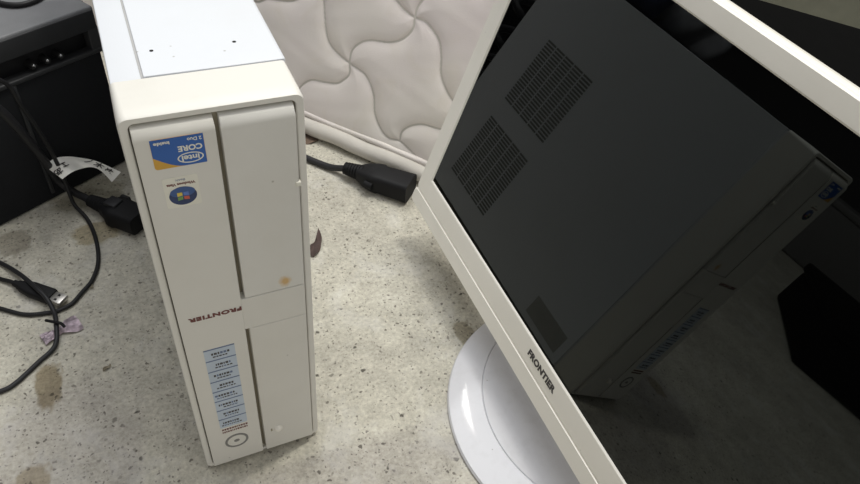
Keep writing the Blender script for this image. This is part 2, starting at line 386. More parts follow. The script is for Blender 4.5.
YF = -0.0038
def front_panel(name, x0, x1, z0, z1, mat, top_round=0.0, yf=-0.0038, r=0.0028):
    """moulded cover whose upper edge rolls back over a wide radius"""
    bm = bmesh.new()
    prof = []
    if top_round:
        for i in range(9):
            a = math.pi / 2 * i / 8
            prof.append((yf + 0.0060 * (1 - math.cos(a)), z1 - top_round * (1 - math.sin(a))))
        prof = prof
    else: prof = [(yf, z1 - 0.0004), (yf + 0.0004, z1)]
    pts = [(yf, z0 + 0.0004)] + prof + [(0.0085, z1 if not top_round else z1)] + [(0.0085, z0), (yf + 0.0004, z0)]
    A = [bm.verts.new((x0, y, z)) for y, z in pts]; B = [bm.verts.new((x1, y, z)) for y, z in pts]
    bm.faces.new(A); bm.faces.new(B[::-1])
    for i in range(len(pts)): bm.faces.new((A[i], B[i], B[(i + 1) % len(pts)], A[(i + 1) % len(pts)]))
    es = [e for e in bm.edges if all(v.co.y < 0.006 for v in e.verts) and abs(e.verts[0].co.x - e.verts[1].co.x) < 1e-6]
    bmesh.ops.bevel(bm, geom=es, offset=0.0007, segments=2, profile=0.5, affect='EDGES')
    return link(name, bm, mat, pc)
XL, XR, XM0, XM1 = 0.0053, TW - 0.0060, 0.0453, 0.0480
lp = front_panel('left_cover', XL, XM0, 0.0075, TH - 0.0048, M['panel'], 0.0075)
up = front_panel('drive_cover', XM1, XR, 0.1975, TH - 0.0048, M['panel_rust'], 0.0075)
lo = front_panel('port_cover', XM1, XR, 0.0075, 0.1665, M['panel'])
bd = front_panel('brand_band', XM0 - 0.0003, XR, 0.1668, 0.1970, M['panel'])
bm = bmesh.new(); box(bm, TW - 0.0105, TW - 0.0072, YF - 0.0008, YF + 0.002, 0.3015, 0.3048, bev=0.0006) 
for v in bm.verts: v.co.x += 0.0022; v.co.z -= 0.02
link('cover_catch', bm, M['stickwhite'], up)

FR = Matrix(((-1, 0, 0, 0), (0, 0, -1, 0), (0, -1, 0, 0), (0, 0, 0, 1)))   # lettering upside down on the front
def front_text(bm, s, size, x, z, y=YF - 0.0001, bold=0.0, width=1.0, spacing=1.0, mi=0, depth=0.0002):
    me = text_mesh(s, size, depth, bold, width, spacing); put(bm, me, Matrix.Translation((x, y, z)) @ FR, mi)
bm = bmesh.new(); front_text(bm, 'FRONTIER', 0.0046, 0.0285, 0.1895, bold=0.00022, width=1.42, spacing=1.12)
link('brand_lettering', bm, M['redtext'], pc)

# processor sticker, upside down; local u to the sticker's right, v up
def FP(x, z, y): return Matrix.Translation((x, y, z)) @ FR
st_c = (0.0258, 0.3195); sw, sh = 0.0262, 0.0185
bm = bmesh.new()
a, b = prism(bm, rrect(sw, sh, 0.0016), 0, 0.00018, 0)
# blue field with curved upper right edge over the gold corner
blue = [(-sw / 2 + .0001, -sh / 2 + .0001), (sw / 2 - .0001, -sh / 2 + .0001), (sw / 2 - .0001, 0.0015)]
for i in range(12):
    a_ = i / 11; blue.append((sw / 2 - 0.0001 - 0.0155 * a_, 0.0015 + (sh / 2 - 0.0016) * (math.sin(a_ * math.pi / 2))))
blue += [(-sw / 2 + .0001, sh / 2 - .0001)]
prism(bm, blue, 0.00018, 0.00028, 1)
E1 = [(-0.0052 + 0.0066 * math.cos(2 * math.pi * i / 40), 0.0045 + 0.0033 * math.sin(2 * math.pi * i / 40)) for i in range(40)]
E2 = [(-0.0052 + 0.0059 * math.cos(2 * math.pi * i / 40), 0.0045 + 0.0027 * math.sin(2 * math.pi * i / 40)) for i in range(40)]
n0 = len(bm.faces); ring_frame(bm, E1, E2, 0.00028, 0.00036); bm.faces.ensure_lookup_table()
for f in bm.faces[n0:]: f.material_index = 2
for s, sz, x, y, w, bo in (('intel', 0.0046, -0.0052, 0.0045, 1.15, 0.00012), ('CORE', 0.0046, -0.0058, -0.0018, 1.0, 0.00016), ('2 Duo', 0.0028, -0.0085, -0.0067, 1.0, 0.00006), ('inside', 0.0026, 0.0075, -0.0066, 1.3, 0.0001)):
    me = text_mesh(s, sz, 0.00005, bo, w); put(bm, me, Matrix.Translation((x, y, 0.00033)), 2)
bmesh.ops.transform(bm, matrix=FP(st_c[0], st_c[1], YF), verts=bm.verts)
link('processor_sticker', bm, [M['gold'], M['bluefoil'], M['stickwhite']], pc)
# operating system sticker
bm = bmesh.new(); w2, h2 = 0.0180, 0.0205
prism(bm, rrect(w2, h2, 0.0012), 0, 0.00018, 0)
orb = [(0.0072 * math.cos(2 * math.pi * i / 40), 0.0028 + 0.0062 * math.sin(2 * math.pi * i / 40)) for i in range(40)]
prism(bm, orb, 0.00018, 0.00028, 1)
prism(bm, [(x * 1.0, 0.0028 + (y - 0.0028) * 0.55 - 0.0026) for x, y in [(0.9 * p[0], p[1]) for p in orb]], 0.00028, 0.0003, 7)
for k, (sx, sy) in enumerate(((-1, 1), (1, 1), (-1, -1), (1, -1))):
    q = [(sx * 0.0003, sy * 0.0003), (sx * 0.0030, sy * 0.0003 + 0.0004), (sx * 0.0030, sy * 0.0026 + 0.0002), (sx * 0.0003, sy * 0.0024)]
    if sx * sy < 0: q = q[::-1]
    prism(bm, [(x, y + 0.0028) for x, y in q], 0.00030, 0.0004, 2 + k)
me = text_mesh('Windows Vista', 0.0024, 0.00005, 0.0001, 0.98); put(bm, me, Matrix.Translation((0, -0.0054, 0.0002)), 6)
me = text_mesh('Basic', 0.0020, 0.00005, 0.0, 1.3); put(bm, me, Matrix.Translation((0, -0.0080, 0.0002)), 8)
bmesh.ops.transform(bm, matrix=FP(0.0236, 0.2935, YF), verts=bm.verts)
M['orbglow'] = plain('orb_blue', srgb(52, 84, 138), 0.3)
link('system_sticker', bm, [M['stickwhite'], M['orb'], M['flag_red'], M['flag_green'], M['flag_blue'], M['flag_yellow'], M['redtext'], M['orbglow'], M['stripe']], pc)
# feature sticker: a ladder of eight pale blue fields with dark print
bm = bmesh.new(); w3, z_top, z_bot = 0.0205, 0.1560, 0.0585
nf = 8; hh = (z_top - z_bot) / nf
prism(bm, rrect(w3, z_top - z_bot, 0.0012, cx=0, cy=0), 0, 0.00016, 0)
for k in range(nf):
    vc = -(z_top - z_bot) / 2 + hh * (k + 0.5)
    prism(bm, [(-w3 / 2, vc - hh / 2), (w3 / 2, vc - hh / 2), (w3 / 2, vc - hh / 2 + 0.0011), (-w3 / 2, vc - hh / 2 + 0.0011)], 0.00016, 0.00022, 1)
    rng = random.Random(k)
    for j, (vy, hgt) in enumerate(((0.0022, 0.0013), (-0.0014, 0.0022))):
        x = -w3 / 2 + 0.003 + rng.random() * 0.003; xe = w3 / 2 - 0.002 - rng.random() * 0.005
        while x < xe:
            ww = 0.0008 + rng.random() * 0.0012
            prism(bm, [(x, vc + vy), (x + ww, vc + vy), (x + ww, vc + vy + hgt), (x, vc + vy + hgt)], 0.00016, 0.00022, 2 if rng.random() < 0.75 else 1)
            x += ww + 0.0005
bmesh.ops.transform(bm, matrix=Matrix.Translation((0.0263, YF, (z_top + z_bot) / 2)) @ FR, verts=bm.verts)
link('feature_sticker', bm, [M['lightblue'], M['stripe'], M['blacktext']], pc)
bm = bmesh.new(); rng = random.Random(5)
for zz in (0.0545, 0.0510):
    x = 0.0170
    while x < 0.036:
        ww = 0.0006 + rng.random() * 0.001; box(bm, x, x + ww, YF - 0.0002, YF + 0.0001, zz, zz + 0.0018); x += ww + 0.0005
link('small_print', bm, M['redtext'], pc)
# power button: ring and centre
def disc_front(r0, r1, x, z, y0, y1, n=40, sz=1.0):
    bm = bmesh.new()
    o_ = [(x + r1 * math.cos(2 * math.pi * i / n), z + sz * r1 * math.sin(2 * math.pi * i / n)) for i in range(n)]
    if r0: i_ = [(x + r0 * math.cos(2 * math.pi * i / n), z + sz * r0 * math.sin(2 * math.pi * i / n)) for i in range(n)]; ring_frame(bm, o_, i_, y0, y1)
    else: prism(bm, o_, y0, y1)
    for v in bm.verts: v.co = Vector((v.co.x, v.co.z, v.co.y))
    return bm
pb = link('power_button', disc_front(0, 0.0086, 0.0262, 0.0360, YF - 0.0002, YF + 0.001), M['panel'], pc)
link('button_ring', disc_front(0.0072, 0.0090, 0.0262, 0.0360, YF - 0.0004, YF), M['vent'], pb)
link('power_symbol', disc_front(0, 0.0022, 0.0262, 0.0360, YF - 0.0004, YF, sz=0.8), M['vent'], pb)
bm = bmesh.new(); lathe(bm, [(0, 0.0030), (0.0014, 0.0027), (0.0030, 0.0016), (0.0036, 0)], 24)
for v in bm.verts: v.co = Vector((0.0592 + v.co.x, YF + 0.0001 - v.co.z, 0.0345 + v.co.y))
link('eject_button', bm, M['bezel'], pc)
bm = bmbox(0.0533, 0.0545, YF - 0.0002, YF + 0.0002, 0.033, 0.0365); link('button_mark', bm, M['groove'], pc)
for fx, fy in ((0.012, 0.02), (0.0813, 0.02), (0.012, 0.41), (0.0813, 0.41)):
    bm = bmesh.new(); lathe(bm, [(0, 0), (0.008, 0), (0.008, 0.005), (0, 0.005)], 24, (fx, fy, 0)); link('foot', bm, M['rubber'], pc)
bm = bmesh.new(); box(bm, 0.02, 0.075, TD - 0.0002, TD + 0.001, 0.03, 0.13); box(bm, 0.02, 0.075, TD - 0.0002, TD + 0.001, 0.17, 0.30)
link('rear_panel', bm, M['vent'], pc)

# ------------------------------------------------------------ monitor
nV = Vector((-0.959955, 0.014424, 0.279783)); uV = Vector((0.279752, -0.004203, 0.960063)); lV = Vector((-0.015024, -0.999887, 0.0)); OV = Vector((0.271825, 0.180859, 0.096215))
BC = Vector((0.335, -0.064, 0))
mon = thing('computer_monitor', 'white framed flat monitor with glossy black screen leaning back on a round foot', 'monitor', tuple(BC))
MM = Matrix((( lV.x, uV.x, nV.x, OV.x), (lV.y, uV.y, nV.y, OV.y), (lV.z, uV.z, nV.z, OV.z), (0, 0, 0, 1)))
MI = Matrix.Translation(-BC)
def mobj(name, bm, mat, parent=None, smooth=True):
    bmesh.ops.transform(bm, matrix=MI @ MM, verts=bm.verts)
    return link(name, bm, mat, parent or mon, smooth)
SW, SH = 0.482, 0.2711
# glass screen, slightly behind the frame
mobj('screen', bmbox(-0.003, SW + 0.003, -0.003, SH + 0.003, -0.004, -0.0006), M['screen'])
# frame: stacked outlines in local (l,u) with n as height
bm = bmesh.new(); L0, L1, U0, U1 = -0.0225, SW + 0.0225, -0.0232, SH + 0.0148
def rr2(l0, l1, u0, u1, r): return rrect(l1 - l0, u1 - u0, r, 6, (l0 + l1) / 2, (u0 + u1) / 2)
lay = [((0, SW, 0, SH, 0.0006), -0.0030), ((0, SW, 0, SH, 0.0006), -0.0004), ((-0.0012, SW + 0.0012, -0.0012, SH + 0.0012, 0.001), 0.0009),
       ((-0.0030, SW + 0.0030, -0.0030, SH + 0.0030, 0.002), 0.0010), ((L0 + 0.0020, L1 - 0.0020, U0 + 0.0006, U1 - 0.0012, 0.005), 0.0004), ((L0 + 0.0004, L1 - 0.0004, U0, U1, 0.006), -0.0010),
       ((L0, L1, U0, U1 + 0.0003, 0.006), -0.012)]
loops = [[bm.verts.new((x, y, z)) for x, y in rr2(*a)] for a, z in lay]
for a, b in zip(loops, loops[1:]):
    for i in range(len(a)): bm.faces.new((a[i], a[(i + 1) % len(a)], b[(i + 1) % len(b)], b[i]))
fr = mobj('screen_frame', bm, M['bezel'])
# rear shell standing a little proud along the top, seen past the frame
bm = bmesh.new()
lay = [((L0 + 0.001, L1 - 0.001, U0 + 0.001, U1 - 0.0005, 0.005), -0.004), ((L0 + 0.0006, L1 - 0.0006, U0, U1 + 0.0012, 0.006), -0.0066), ((L0 + 0.0014, L1 - 0.0014, U0 + 0.004, U1 + 0.0006, 0.007), -0.018),
       ((L0 + 0.010, L1 - 0.010, U0 + 0.016, U1 - 0.008, 0.012), -0.030), ((L0 + 0.05, L1 - 0.05, U0 + 0.06, U1 - 0.05, 0.03), -0.050)]
loops = [[bm.verts.new((x, y, z)) for x, y in rr2(*a)] for a, z in lay]
for a, b in zip(loops, loops[1:]):
    for i in range(len(a)): bm.faces.new((a[i], a[(i + 1) % len(a)], b[(i + 1) % len(b)], b[i]))
bm.faces.new(loops[-1][::-1])
mobj('rear_shell', bm, M['bezel'])
# lower strip below the groove
bm = bmesh.new()
lay = [((-0.0215, SW + 0.0215, -0.0395, -0.0242, 0.0055), 0.0012), ((-0.0235, SW + 0.0235, -0.0402, -0.0234, 0.006), -0.0006), ((-0.0215, SW + 0.0215, -0.0385, -0.0235, 0.006), -0.0110)]
loops = [[bm.verts.new((x, y, z)) for x, y in rr2(*a)] for a, z in lay]
bm.faces.new(loops[0])
for a, b in zip(loops, loops[1:]):
    for i in range(len(a)): bm.faces.new((a[i], a[(i + 1) % len(a)], b[(i + 1) % len(b)], b[i]))
bm.faces.new(loops[-1][::-1])
mobj('lower_strip', bm, M['bezel'])
bm = bmesh.new(); me = text_mesh('FRONTIER', 0.0080, 0.0002, 0.00032, 1.08, 1.05); put(bm, me, Matrix.Translation((0.2385, -0.0116, 0.0009)))
mobj('brand_lettering', bm, M['blacktext'])
# neck and base
bm = bmesh.new()
nk = [(-0.035, BC + Vector((0.05, 0.01, 0.006))), (-0.0, BC + Vector((0.066, 0.01, 0.05))), (0, BC + Vector((0.090, 0.01, 0.13)))]
path = smoothpath([Vector((0.350, -0.062, 0.006)), Vector((0.358, -0.062, 0.08)), Vector((0.366, -0.061, 0.175))], 6)
sweep(bm, [p - BC for p in path], [0.036 - 0.008 * i / len(path) for i in range(len(path))], 24, flat=0.6)
link('stand_neck', bm, M['base'], mon)
bm = bmesh.new()
lathe(bm, [(0, 0), (0.1312, 0), (0.1318, 0.0022), (0.1305, 0.0046), (0.1265, 0.0068), (0.1195, 0.0084), (0.1136, 0.0092), (0.1130, 0.0082), (0.1124, 0.0094), (0.09, 0.0100), (0.0, 0.0104)], 128, (-0.003, 0, 0))
for v in bm.verts:
    rr_ = math.hypot(v.co.x + 0.003, v.co.y); v.co.x += 0.014 * min(1.0, max(0.0, (0.1305 - rr_) / 0.0170))
base = link('stand_base', bm, M['base'], mon)

# ------------------------------------------------------------ mattress
mA = Vector((0.206392, 0.429732, 0)); mE = Vector((0.60485, -0.79634, 0)); mN = Vector((-0.76549, -0.58142, 0.27564)); mU = Vector((0.2195, 0.16672, 0.96126))
seams = {
 'A': [[-0.0026, 0.179], [0.0016, 0.1709], [0.0116, 0.1356], [0.024, 0.1197], [0.05, 0.1095], [0.0745, 0.1025], [0.09, 0.0838], [0.0968, 0.0616], [0.109, 0.045], [0.1222, 0.0379], [0.1372, 0.0396], [0.1532, 0.0337], [0.1726, 0.0238]],
 'B': [[0.05, 0.1095], [0.0524, 0.0964], [0.0447, 0.0854], [0.0359, 0.0789], [0.0201, 0.0752], [0.0006, 0.0712], [-0.0114, 0.0611], [-0.0203, 0.0481], [-0.034, 0.036], [-0.05, 0.024]],
 'C': [[0.05, 0.1095], [0.0507, 0.1245], [0.0596, 0.1371], [0.0735, 0.1447], [0.0981, 0.1501], [0.1141, 0.1589], [0.1235, 0.1727], [0.1235, 0.1864]],
 'D': [[0.045, 0.222], [0.062, 0.212], [0.0884, 0.2013], [0.0963, 0.198], [0.1079, 0.1913], [0.1235, 0.1864], [0.1373, 0.1859], [0.1508, 0.1782], [0.1603, 0.1687], [0.1658, 0.1543], [0.1698, 0.1372], [0.1781, 0.1241], [0.1917, 0.1119], [0.21, 0.107], [0.228, 0.098]],
 'E': [[0.1235, 0.1864], [0.1241, 0.1972], [0.1287, 0.2073], [0.135, 0.2178], [0.150, 0.226], [0.172, 0.232], [0.19, 0.244]],
 'F': [[-0.125, 0.146], [-0.106, 0.1425], [-0.0932, 0.1412], [-0.0787, 0.1491], [-0.0637, 0.1522], [-0.0431, 0.1569], [-0.0281, 0.1659], [-0.0060, 0.1800], [-0.002, 0.20], [0.012, 0.213], [0.045, 0.222]],
 'G': [[0.1372, 0.0396], [0.1376, 0.0517], [0.1471, 0.0631], [0.1632, 0.0709], [0.1862, 0.0738], [0.20, 0.083], [0.21, 0.107]],
}
PITCH = 0.30
pts = []
for k, s in seams.items():
    sp = smoothpath([Vector((a, b, 0)) for a, b in s], 24)
    pts += [(p.x, p.y) for p in sp]
base_pts = np.array(pts)
allp = [base_pts]
left = base_pts + np.array([-0.17, -0.045]); allp.append(left[left[:, 0] < -0.13])
left = base_pts + np.array([-0.34, -0.02]); allp.append(left[left[:, 0] < -0.22])
upper = base_pts + np.array([0.0, 0.16]); allp.append(upper[upper[:, 1] > 0.235])
upper = base_pts + np.array([-0.17, 0.14]); allp.append(upper[(upper[:, 1] > 0.19) & (upper[:, 0] < -0.13)])
SP = np.concatenate(allp)
s0, s1, t0, t1 = -0.50, 0.26, 0.021, 0.42
NS, NT_ = 546, 300
S = np.linspace(s0, s1, NS); T = np.linspace(t0, t1, NT_)
G = np.stack(np.meshgrid(S, T, indexing='ij'), -1).reshape(-1, 2)
dist = np.full(len(G), 9.0)
for i in range(0, len(SP), 60):
    ch = SP[i:i + 60]; dd = np.sqrt(((G[:, None, :] - ch[None]) ** 2).sum(-1)).min(1); dist = np.minimum(dist, dd)
edge = np.minimum(G[:, 1] - t0, 0.5)
h = 0.0042 * (1 - np.exp(-dist / 0.008)) * (1 - np.exp(-(edge + 0.002) / 0.008)) - 0.0012 * np.exp(-(dist / 0.0011) ** 2)
rngn = np.random.RandomState(2)
h += 0.00015 * np.sin(G[:, 0] * 90 + 3 * np.sin(G[:, 1] * 60)) * np.sin(G[:, 1] * 120 + 2) * (dist > 0.004)
seamw = 0.5 * np.exp(-(dist / 0.0011) ** 2)
mat_o = thing('mattress', 'pale quilted mattress standing on its edge behind the computer tower', 'mattress', tuple(mA))
verts = [tuple(mE * float(a) + mU * float(b) + mN * float(c)) for (a, b), c in zip(G, h)]
faces = [(i * NT_ + j, (i + 1) * NT_ + j, (i + 1) * NT_ + j + 1, i * NT_ + j + 1) for i in range(NS - 1) for j in range(NT_ - 1)]
me = bpy.data.meshes.new('quilted_panel'); me.from_pydata(verts, [], faces); me.update()
at = me.attributes.new('seam', 'FLOAT', 'POINT'); at.data.foreach_set('value', seamw.astype(np.float32))
for p in me.polygons: p.use_smooth = True
q = link('quilted_panel', me, M['quilt'], mat_o, smooth=False)
# body
bm = bmbox(s0, s1, 0.004, t1, -0.13, 0.0, bev=0.004)
BX = Matrix(((mE.x, mU.x, mN.x, 0), (mE.y, mU.y, mN.y, 0), (mE.z, mU.z, mN.z, 0), (0, 0, 0, 1)))
bmesh.ops.transform(bm, matrix=BX, verts=bm.verts)
# the lower rear edge of the leaning body would dip below the floor: shear it up
for v in bm.verts:
    if v.co.z < 0.004: v.co.z = 0.004
link('mattress_body', bm, M['piping'], mat_o)
bm = bmesh.new()
pth = [mE * (s0 + (s1 - s0) * i / 60) + mU * (0.0125 + 0.0008 * math.sin(i * 0.9)) + mN * 0.001 for i in range(61)]
sweep(bm, pth, [0.0118 + 0.0003 * math.sin(i * 1.7) for i in range(61)], 16, flat=0.95)
link('edge_piping', bm, M['piping'], mat_o)
bm = bmesh.new()
pth = [mE * (s0 + (s1 - s0) * i / 60) + mU * (0.0265 + 0.0005 * math.sin(i * 0.7)) + mN * 0.0005 for i in range(61)]
sweep(bm, pth, 0.0042, 12)
link('edge_tape', bm, M['quilt'], mat_o)

# ------------------------------------------------------------ small amplifier
aC = Vector((-0.0057, 0.4330, 0)); aX = Vector((-0.8690, -0.4948, 0)); aY = Vector((-0.4948, 0.8690, 0))
amp = thing('guitar_amplifier', 'small black amplifier with three knobs above a dark grille cloth', 'amplifier', tuple(aC))
AM = Matrix(((aX.x, aY.x, 0, 0), (aX.y, aY.y, 0, 0), (0, 0, 1, 0), (0, 0, 0, 1)))
def aobj(name, bm, mat, parent=None):
    bmesh.ops.transform(bm, matrix=AM, verts=bm.verts); return link(name, bm, mat, parent or amp)
AW, AD, AH = 0.30, 0.17, 0.196
# cabinet shell: side profile in (y, z) with the control recess under an overhanging lip
bm = bmesh.new()
box(bm, 0, AW, 0.016, AD, 0.0, AH - 0.001)            # core
box(bm, 0, AW, 0.004, AD, 0.0, 0.010, bev=0.002)         # floor board
cab = aobj('cabinet', bm, M['ampvinyl_shaded'])
bm = bmesh.new(); box(bm, -0.0003, AW, 0.0, AD, AH - 0.024, AH, bev=0.003, seg=3); aobj('top_board', bm, M['ampvinyl_lit'])
bm = bmesh.new(); box(bm, 0.001, AW, -0.0006, 0.004, AH - 0.0235, AH - 0.004, bev=0.0005); aobj('front_lip', bm, M['ampvinyl_shaded'])  # facing of the top board's vinyl, in the tone painted as shaded
bm = bmesh.new(); box(bm, 0.0, 0.0115, 0.0005, 0.02, 0.148, AH - 0.02, bev=0.001); aobj('side_cheek', bm, M['amprail'])
bm = bmesh.new(); box(bm, AW - 0.012, AW, 0.0005, 0.02, 0.148, AH - 0.02); aobj('side_cheek', bm, M['amprail'])
bm = bmesh.new(); box(bm, 0.0115, AW - 0.012, 0.011, 0.0165, 0.150, AH - 0.020); aobj('control_plate', bm, M['amprecess'])
bm = bmesh.new(); box(bm, 0.001, AW - 0.001, -0.0005, 0.018, 0.1455, 0.1505, bev=0.0015); aobj('front_rail', bm, M['amprail'])
bm = bmesh.new(); box(bm, 0.003, AW - 0.003, 0.002, 0.018, 0.0015, 0.146, bev=0.001); aobj('speaker_grille', bm, M['grille'])
bm = bmesh.new(); box(bm, 0.0975, 0.1015, -0.0002, 0.004, 0.009, 0.146, bev=0.001); aobj('grille_strip', bm, M['amprail'])
for kx in (0.0455, 0.0600, 0.0745):
    bm = bmesh.new(); lathe(bm, [(0, 0.010), (0.0030, 0.010), (0.0036, 0.009), (0.0042, 0.0), (0, 0)], 24)
    for v in bm.verts: v.co = Vector((kx + v.co.x, 0.011 - v.co.z, 0.1565 + v.co.y))
    k_ = aobj('knob', bm, M['knob'])
    bm = bmesh.new(); lathe(bm, [(0, 0.0012), (0.0012, 0.0008), (0.0017, 0)], 16)
    for v in bm.verts: v.co = Vector((kx + v.co.x, 0.001 - v.co.z, 0.157 + v.co.y))
    aobj('knob_cap', bm, M['chrome'], k_)

# ------------------------------------------------------------ cables and plugs
def tube_thing(name, pts, r, mat, label, cat, n=12, group=None, flat=1.0, per=8):
    bm = bmesh.new(); sweep(bm, smoothpath(pts, per), r, n, flat); o = link(name, bm, mat); return tag(o, label, cat, group)
def tube_part(name, pts, r, mat, parent, n=12, per=8, flat=1.0):
    bm = bmesh.new(); sweep(bm, smoothpath(pts, per), r, n, flat); return link(name, bm, mat, parent)
def oriented(p, d):
    d = Vector(d).normalized(); u = Vector((0, 0, 1)); s = d.cross(u).normalized(); u = s.cross(d).normalized()
    return Matrix(((d.x, s.x, u.x, p[0]), (d.y, s.y, u.y, p[1]), (d.z, s.z, u.z, p[2]), (0, 0, 0, 1)))
PS = {'iec': 1.22, 'vga': 1.32}
# left power cord with tape flag
pl = thing('power_cord', 'thick black power cord with a moulded plug lying left of the tower', 'power cord', (-0.0368, 0.3293, 0))
pb_ = Vector((-0.0368, 0.3293, 0))
def rel(ps, b): return [Vector(p) - b for p in ps]
tube_part('cord', rel([(-0.150, 0.300, 0.185), (-0.1170, 0.338, 0.163), (-0.1052, 0.3467, 0.1443), (-0.0944, 0.3540, 0.107), (-0.0870, 0.3700, 0.060), (-0.0830, 0.3785, 0.030), (-0.0715, 0.3703, 0.0165), (-0.0604, 0.3600, 0.013), (-0.0520, 0.3480, 0.012)], pb_), 0.0042, M['cable_grey'], pl, 14)
d = Vector((0.0355, -0.045, 0)).normalized()
def plug_geo(parent, p0, d, off, kind):
    Mx = oriented(p0, d) @ Matrix.Scale(PS[kind], 4)
    bm = bmesh.new(); n = 7
    for k in range(n):                                  # ribbed strain relief
        r = 0.0058 + 0.0003 * k
        pth = [Vector((k * 0.0027, 0, 0)), Vector((k * 0.0027 + 0.0019, 0, 0))]; sweep(bm, pth, r, 14)
    sweep(bm, [Vector((0, 0, 0)), Vector((0.02, 0, 0))], 0.0052, 14)
    bmesh.ops.transform(bm, matrix=Matrix.Translation(-off) @ Mx, verts=bm.verts); link('strain_relief', bm, M['rubber'], parent)
    bm = bmesh.new()
    if kind == 'iec':
        prof = [(0.016, 0.0075, 0.006), (0.022, 0.0095, 0.0075), (0.028, 0.0135, 0.0095), (0.033, 0.0140, 0.010), (0.036, 0.0128, 0.0095), (0.056, 0.0125, 0.0092)]
    else:
        prof = [(0.014, 0.0065, 0.0055), (0.022, 0.0105, 0.008), (0.030, 0.0125, 0.0095), (0.036, 0.0130, 0.010), (0.038, 0.0120, 0.0095), (0.066, 0.0130, 0.0098)]
    loops = []
    for x, w, hgt in prof: loops.append([bm.verts.new((x, a, b)) for a, b in rrect(2 * w, 2 * hgt, min(w, hgt) * 0.5, 4)])
    bm.faces.new(loops[0]); bm.faces.new(loops[-1][::-1])
    for a, b in zip(loops, loops[1:]):
        for i in range(len(a)): bm.faces.new((a[i], a[(i + 1) % len(a)], b[(i + 1) % len(b)], b[i]))
    bmesh.ops.transform(bm, matrix=Matrix.Translation(-off) @ Mx, verts=bm.verts); return link('plug_body', bm, M['rubber'], parent)
body = plug_geo(pl, (-0.0560, 0.3530, 0.0140), (0.0292, -0.032, 0.0), pb_, 'iec')
Mx = Matrix.Translation(-pb_) @ oriented((-0.0560, 0.3530, 0.0140), (0.0292, -0.032, 0.0)) @ Matrix.Scale(1.22, 4)
bm = bmbox(0.024, 0.034, -0.0155, -0.0105, -0.007, 0.008, bev=0.002); bmesh.ops.transform(bm, matrix=Mx, verts=bm.verts); link('grip_ridge', bm, M['cable_grey'], body)
bm = bmbox(0.022, 0.0345, -0.006, 0.006, 0.0085, 0.0118, bev=0.0012); bmesh.ops.transform(bm, matrix=Mx, verts=bm.verts); link('grip_pad', bm, M['cable_grey'], body)
# tape flag: a ribbon folded round the cord, one end curling out
def ribbon(sections, th=0.0003, per=6):
    A = smoothpath([a for a, b in sections], per); B = smoothpath([b for a, b in sections], per)
    return A, B
secs = [((-0.0900, 0.3740, 0.0540), (-0.0750, 0.3490, 0.0520)), ((-0.0800, 0.3800, 0.0570), (-0.0645, 0.3555, 0.0540)), ((-0.0685, 0.3860, 0.0530), (-0.0550, 0.3760, 0.0415)),
        ((-0.0562, 0.3923, 0.0440), (-0.0440, 0.3720, 0.0430)), ((-0.0400, 0.3830, 0.0420), (-0.0365, 0.3650, 0.0400)), ((-0.0191, 0.3728, 0.0300), (-0.0300, 0.3579, 0.0300))]
A, B = ribbon([(Vector(a), Vector(b)) for a, b in secs])
fo = Vector((-0.0765, 0.374, 0.02))
bm = bmesh.new(); K = 5; grid = []
for a, b in zip(A, B): grid.append([bm.verts.new(a.lerp(b, k / K) - fo) for k in range(K + 1)])
for r0, r1 in zip(grid, grid[1:]):
    for k in range(K): bm.faces.new((r0[k], r0[k + 1], r1[k + 1], r1[k]))
bmesh.ops.recalc_face_normals(bm, faces=bm.faces)
bmesh.ops.solidify(bm, geom=bm.faces[:], thickness=0.0004)
# a loop of the same tape round the cord
flag = thing('tape_flag', 'white tape flag with handwriting stuck round the cord by the amplifier', 'label', tuple(fo))
link('tape', bm, M['paper'], flag)
def on_ribbon(u, v):
    i = u * (len(A) - 1); k = min(int(i), len(A) - 2); f = i - k
    a = A[k].lerp(A[k + 1], f); b = B[k].lerp(B[k + 1], f); return a.lerp(b, v)
def ribbon_text(s, u, v, size, flip, name):
    me = text_mesh(s, size, 0.0, 0.0002)
    p = on_ribbon(u, v); du = (on_ribbon(min(1, u + 0.06), v) - on_ribbon(max(0, u - 0.06), v)).normalized(); dv = (on_ribbon(u, 0) - on_ribbon(u, 1)).normalized()
    nn = du.cross(dv).normalized(); 
    if nn.z < 0: nn = -nn
    dv = nn.cross(du).normalized()
    if flip: du, dv = -du, -dv
    bm = bmesh.new(); bm.from_mesh(me); bpy.data.meshes.remove(me)
    for v_ in bm.verts: v_.co = p + nn * 0.0009 + du * v_.co.x + dv * v_.co.y - fo
    return bm
big = bmesh.new()
for s, u, v, flip in (('あ', 0.06, 0.62, True), ('エ', 0.21, 0.5, True), ('ノ', 0.66, 0.35, False), ('木', 0.78, 0.5, False), ('ぬ', 0.91, 0.5, False)):
    b_ = ribbon_text(s, u, v, 0.0105, flip, 'ink'); tmp = bpy.data.meshes.new('tmp'); b_.to_mesh(tmp); b_.free(); big.from_mesh(tmp); bpy.data.meshes.remove(tmp)
link('handwriting', big, M['blacktext'], flag)

# second cord in front of the amplifier, becoming the thin loop on the floor
thin = [(-0.135, 0.320, 0.205), (-0.0967, 0.3515, 0.1722), (-0.0885, 0.3560, 0.1411), (-0.0800, 0.3600, 0.0967), (-0.0765, 0.3700, 0.050), (-0.0745, 0.3610, 0.0180), (-0.0724, 0.3553, 0.0085), (-0.0625, 0.3333, 0.0035), (-0.0576, 0.2999, 0.0025), (-0.0587, 0.266, 0.0025), (-0.0665, 0.2421, 0.0025), (-0.0768, 0.2287, 0.0025), (-0.0866, 0.217, 0.0024), (-0.0974, 0.2125, 0.0022), (-0.1063, 0.2119, 0.0022), (-0.1276, 0.2168, 0.0022), (-0.1486, 0.232, 0.0022), (-0.175, 0.252, 0.0022)]
tube_thing('thin_cable', thin, 0.0021, M['cable'], 'thin black cable hanging past the amplifier and looping along the floor', 'cable')
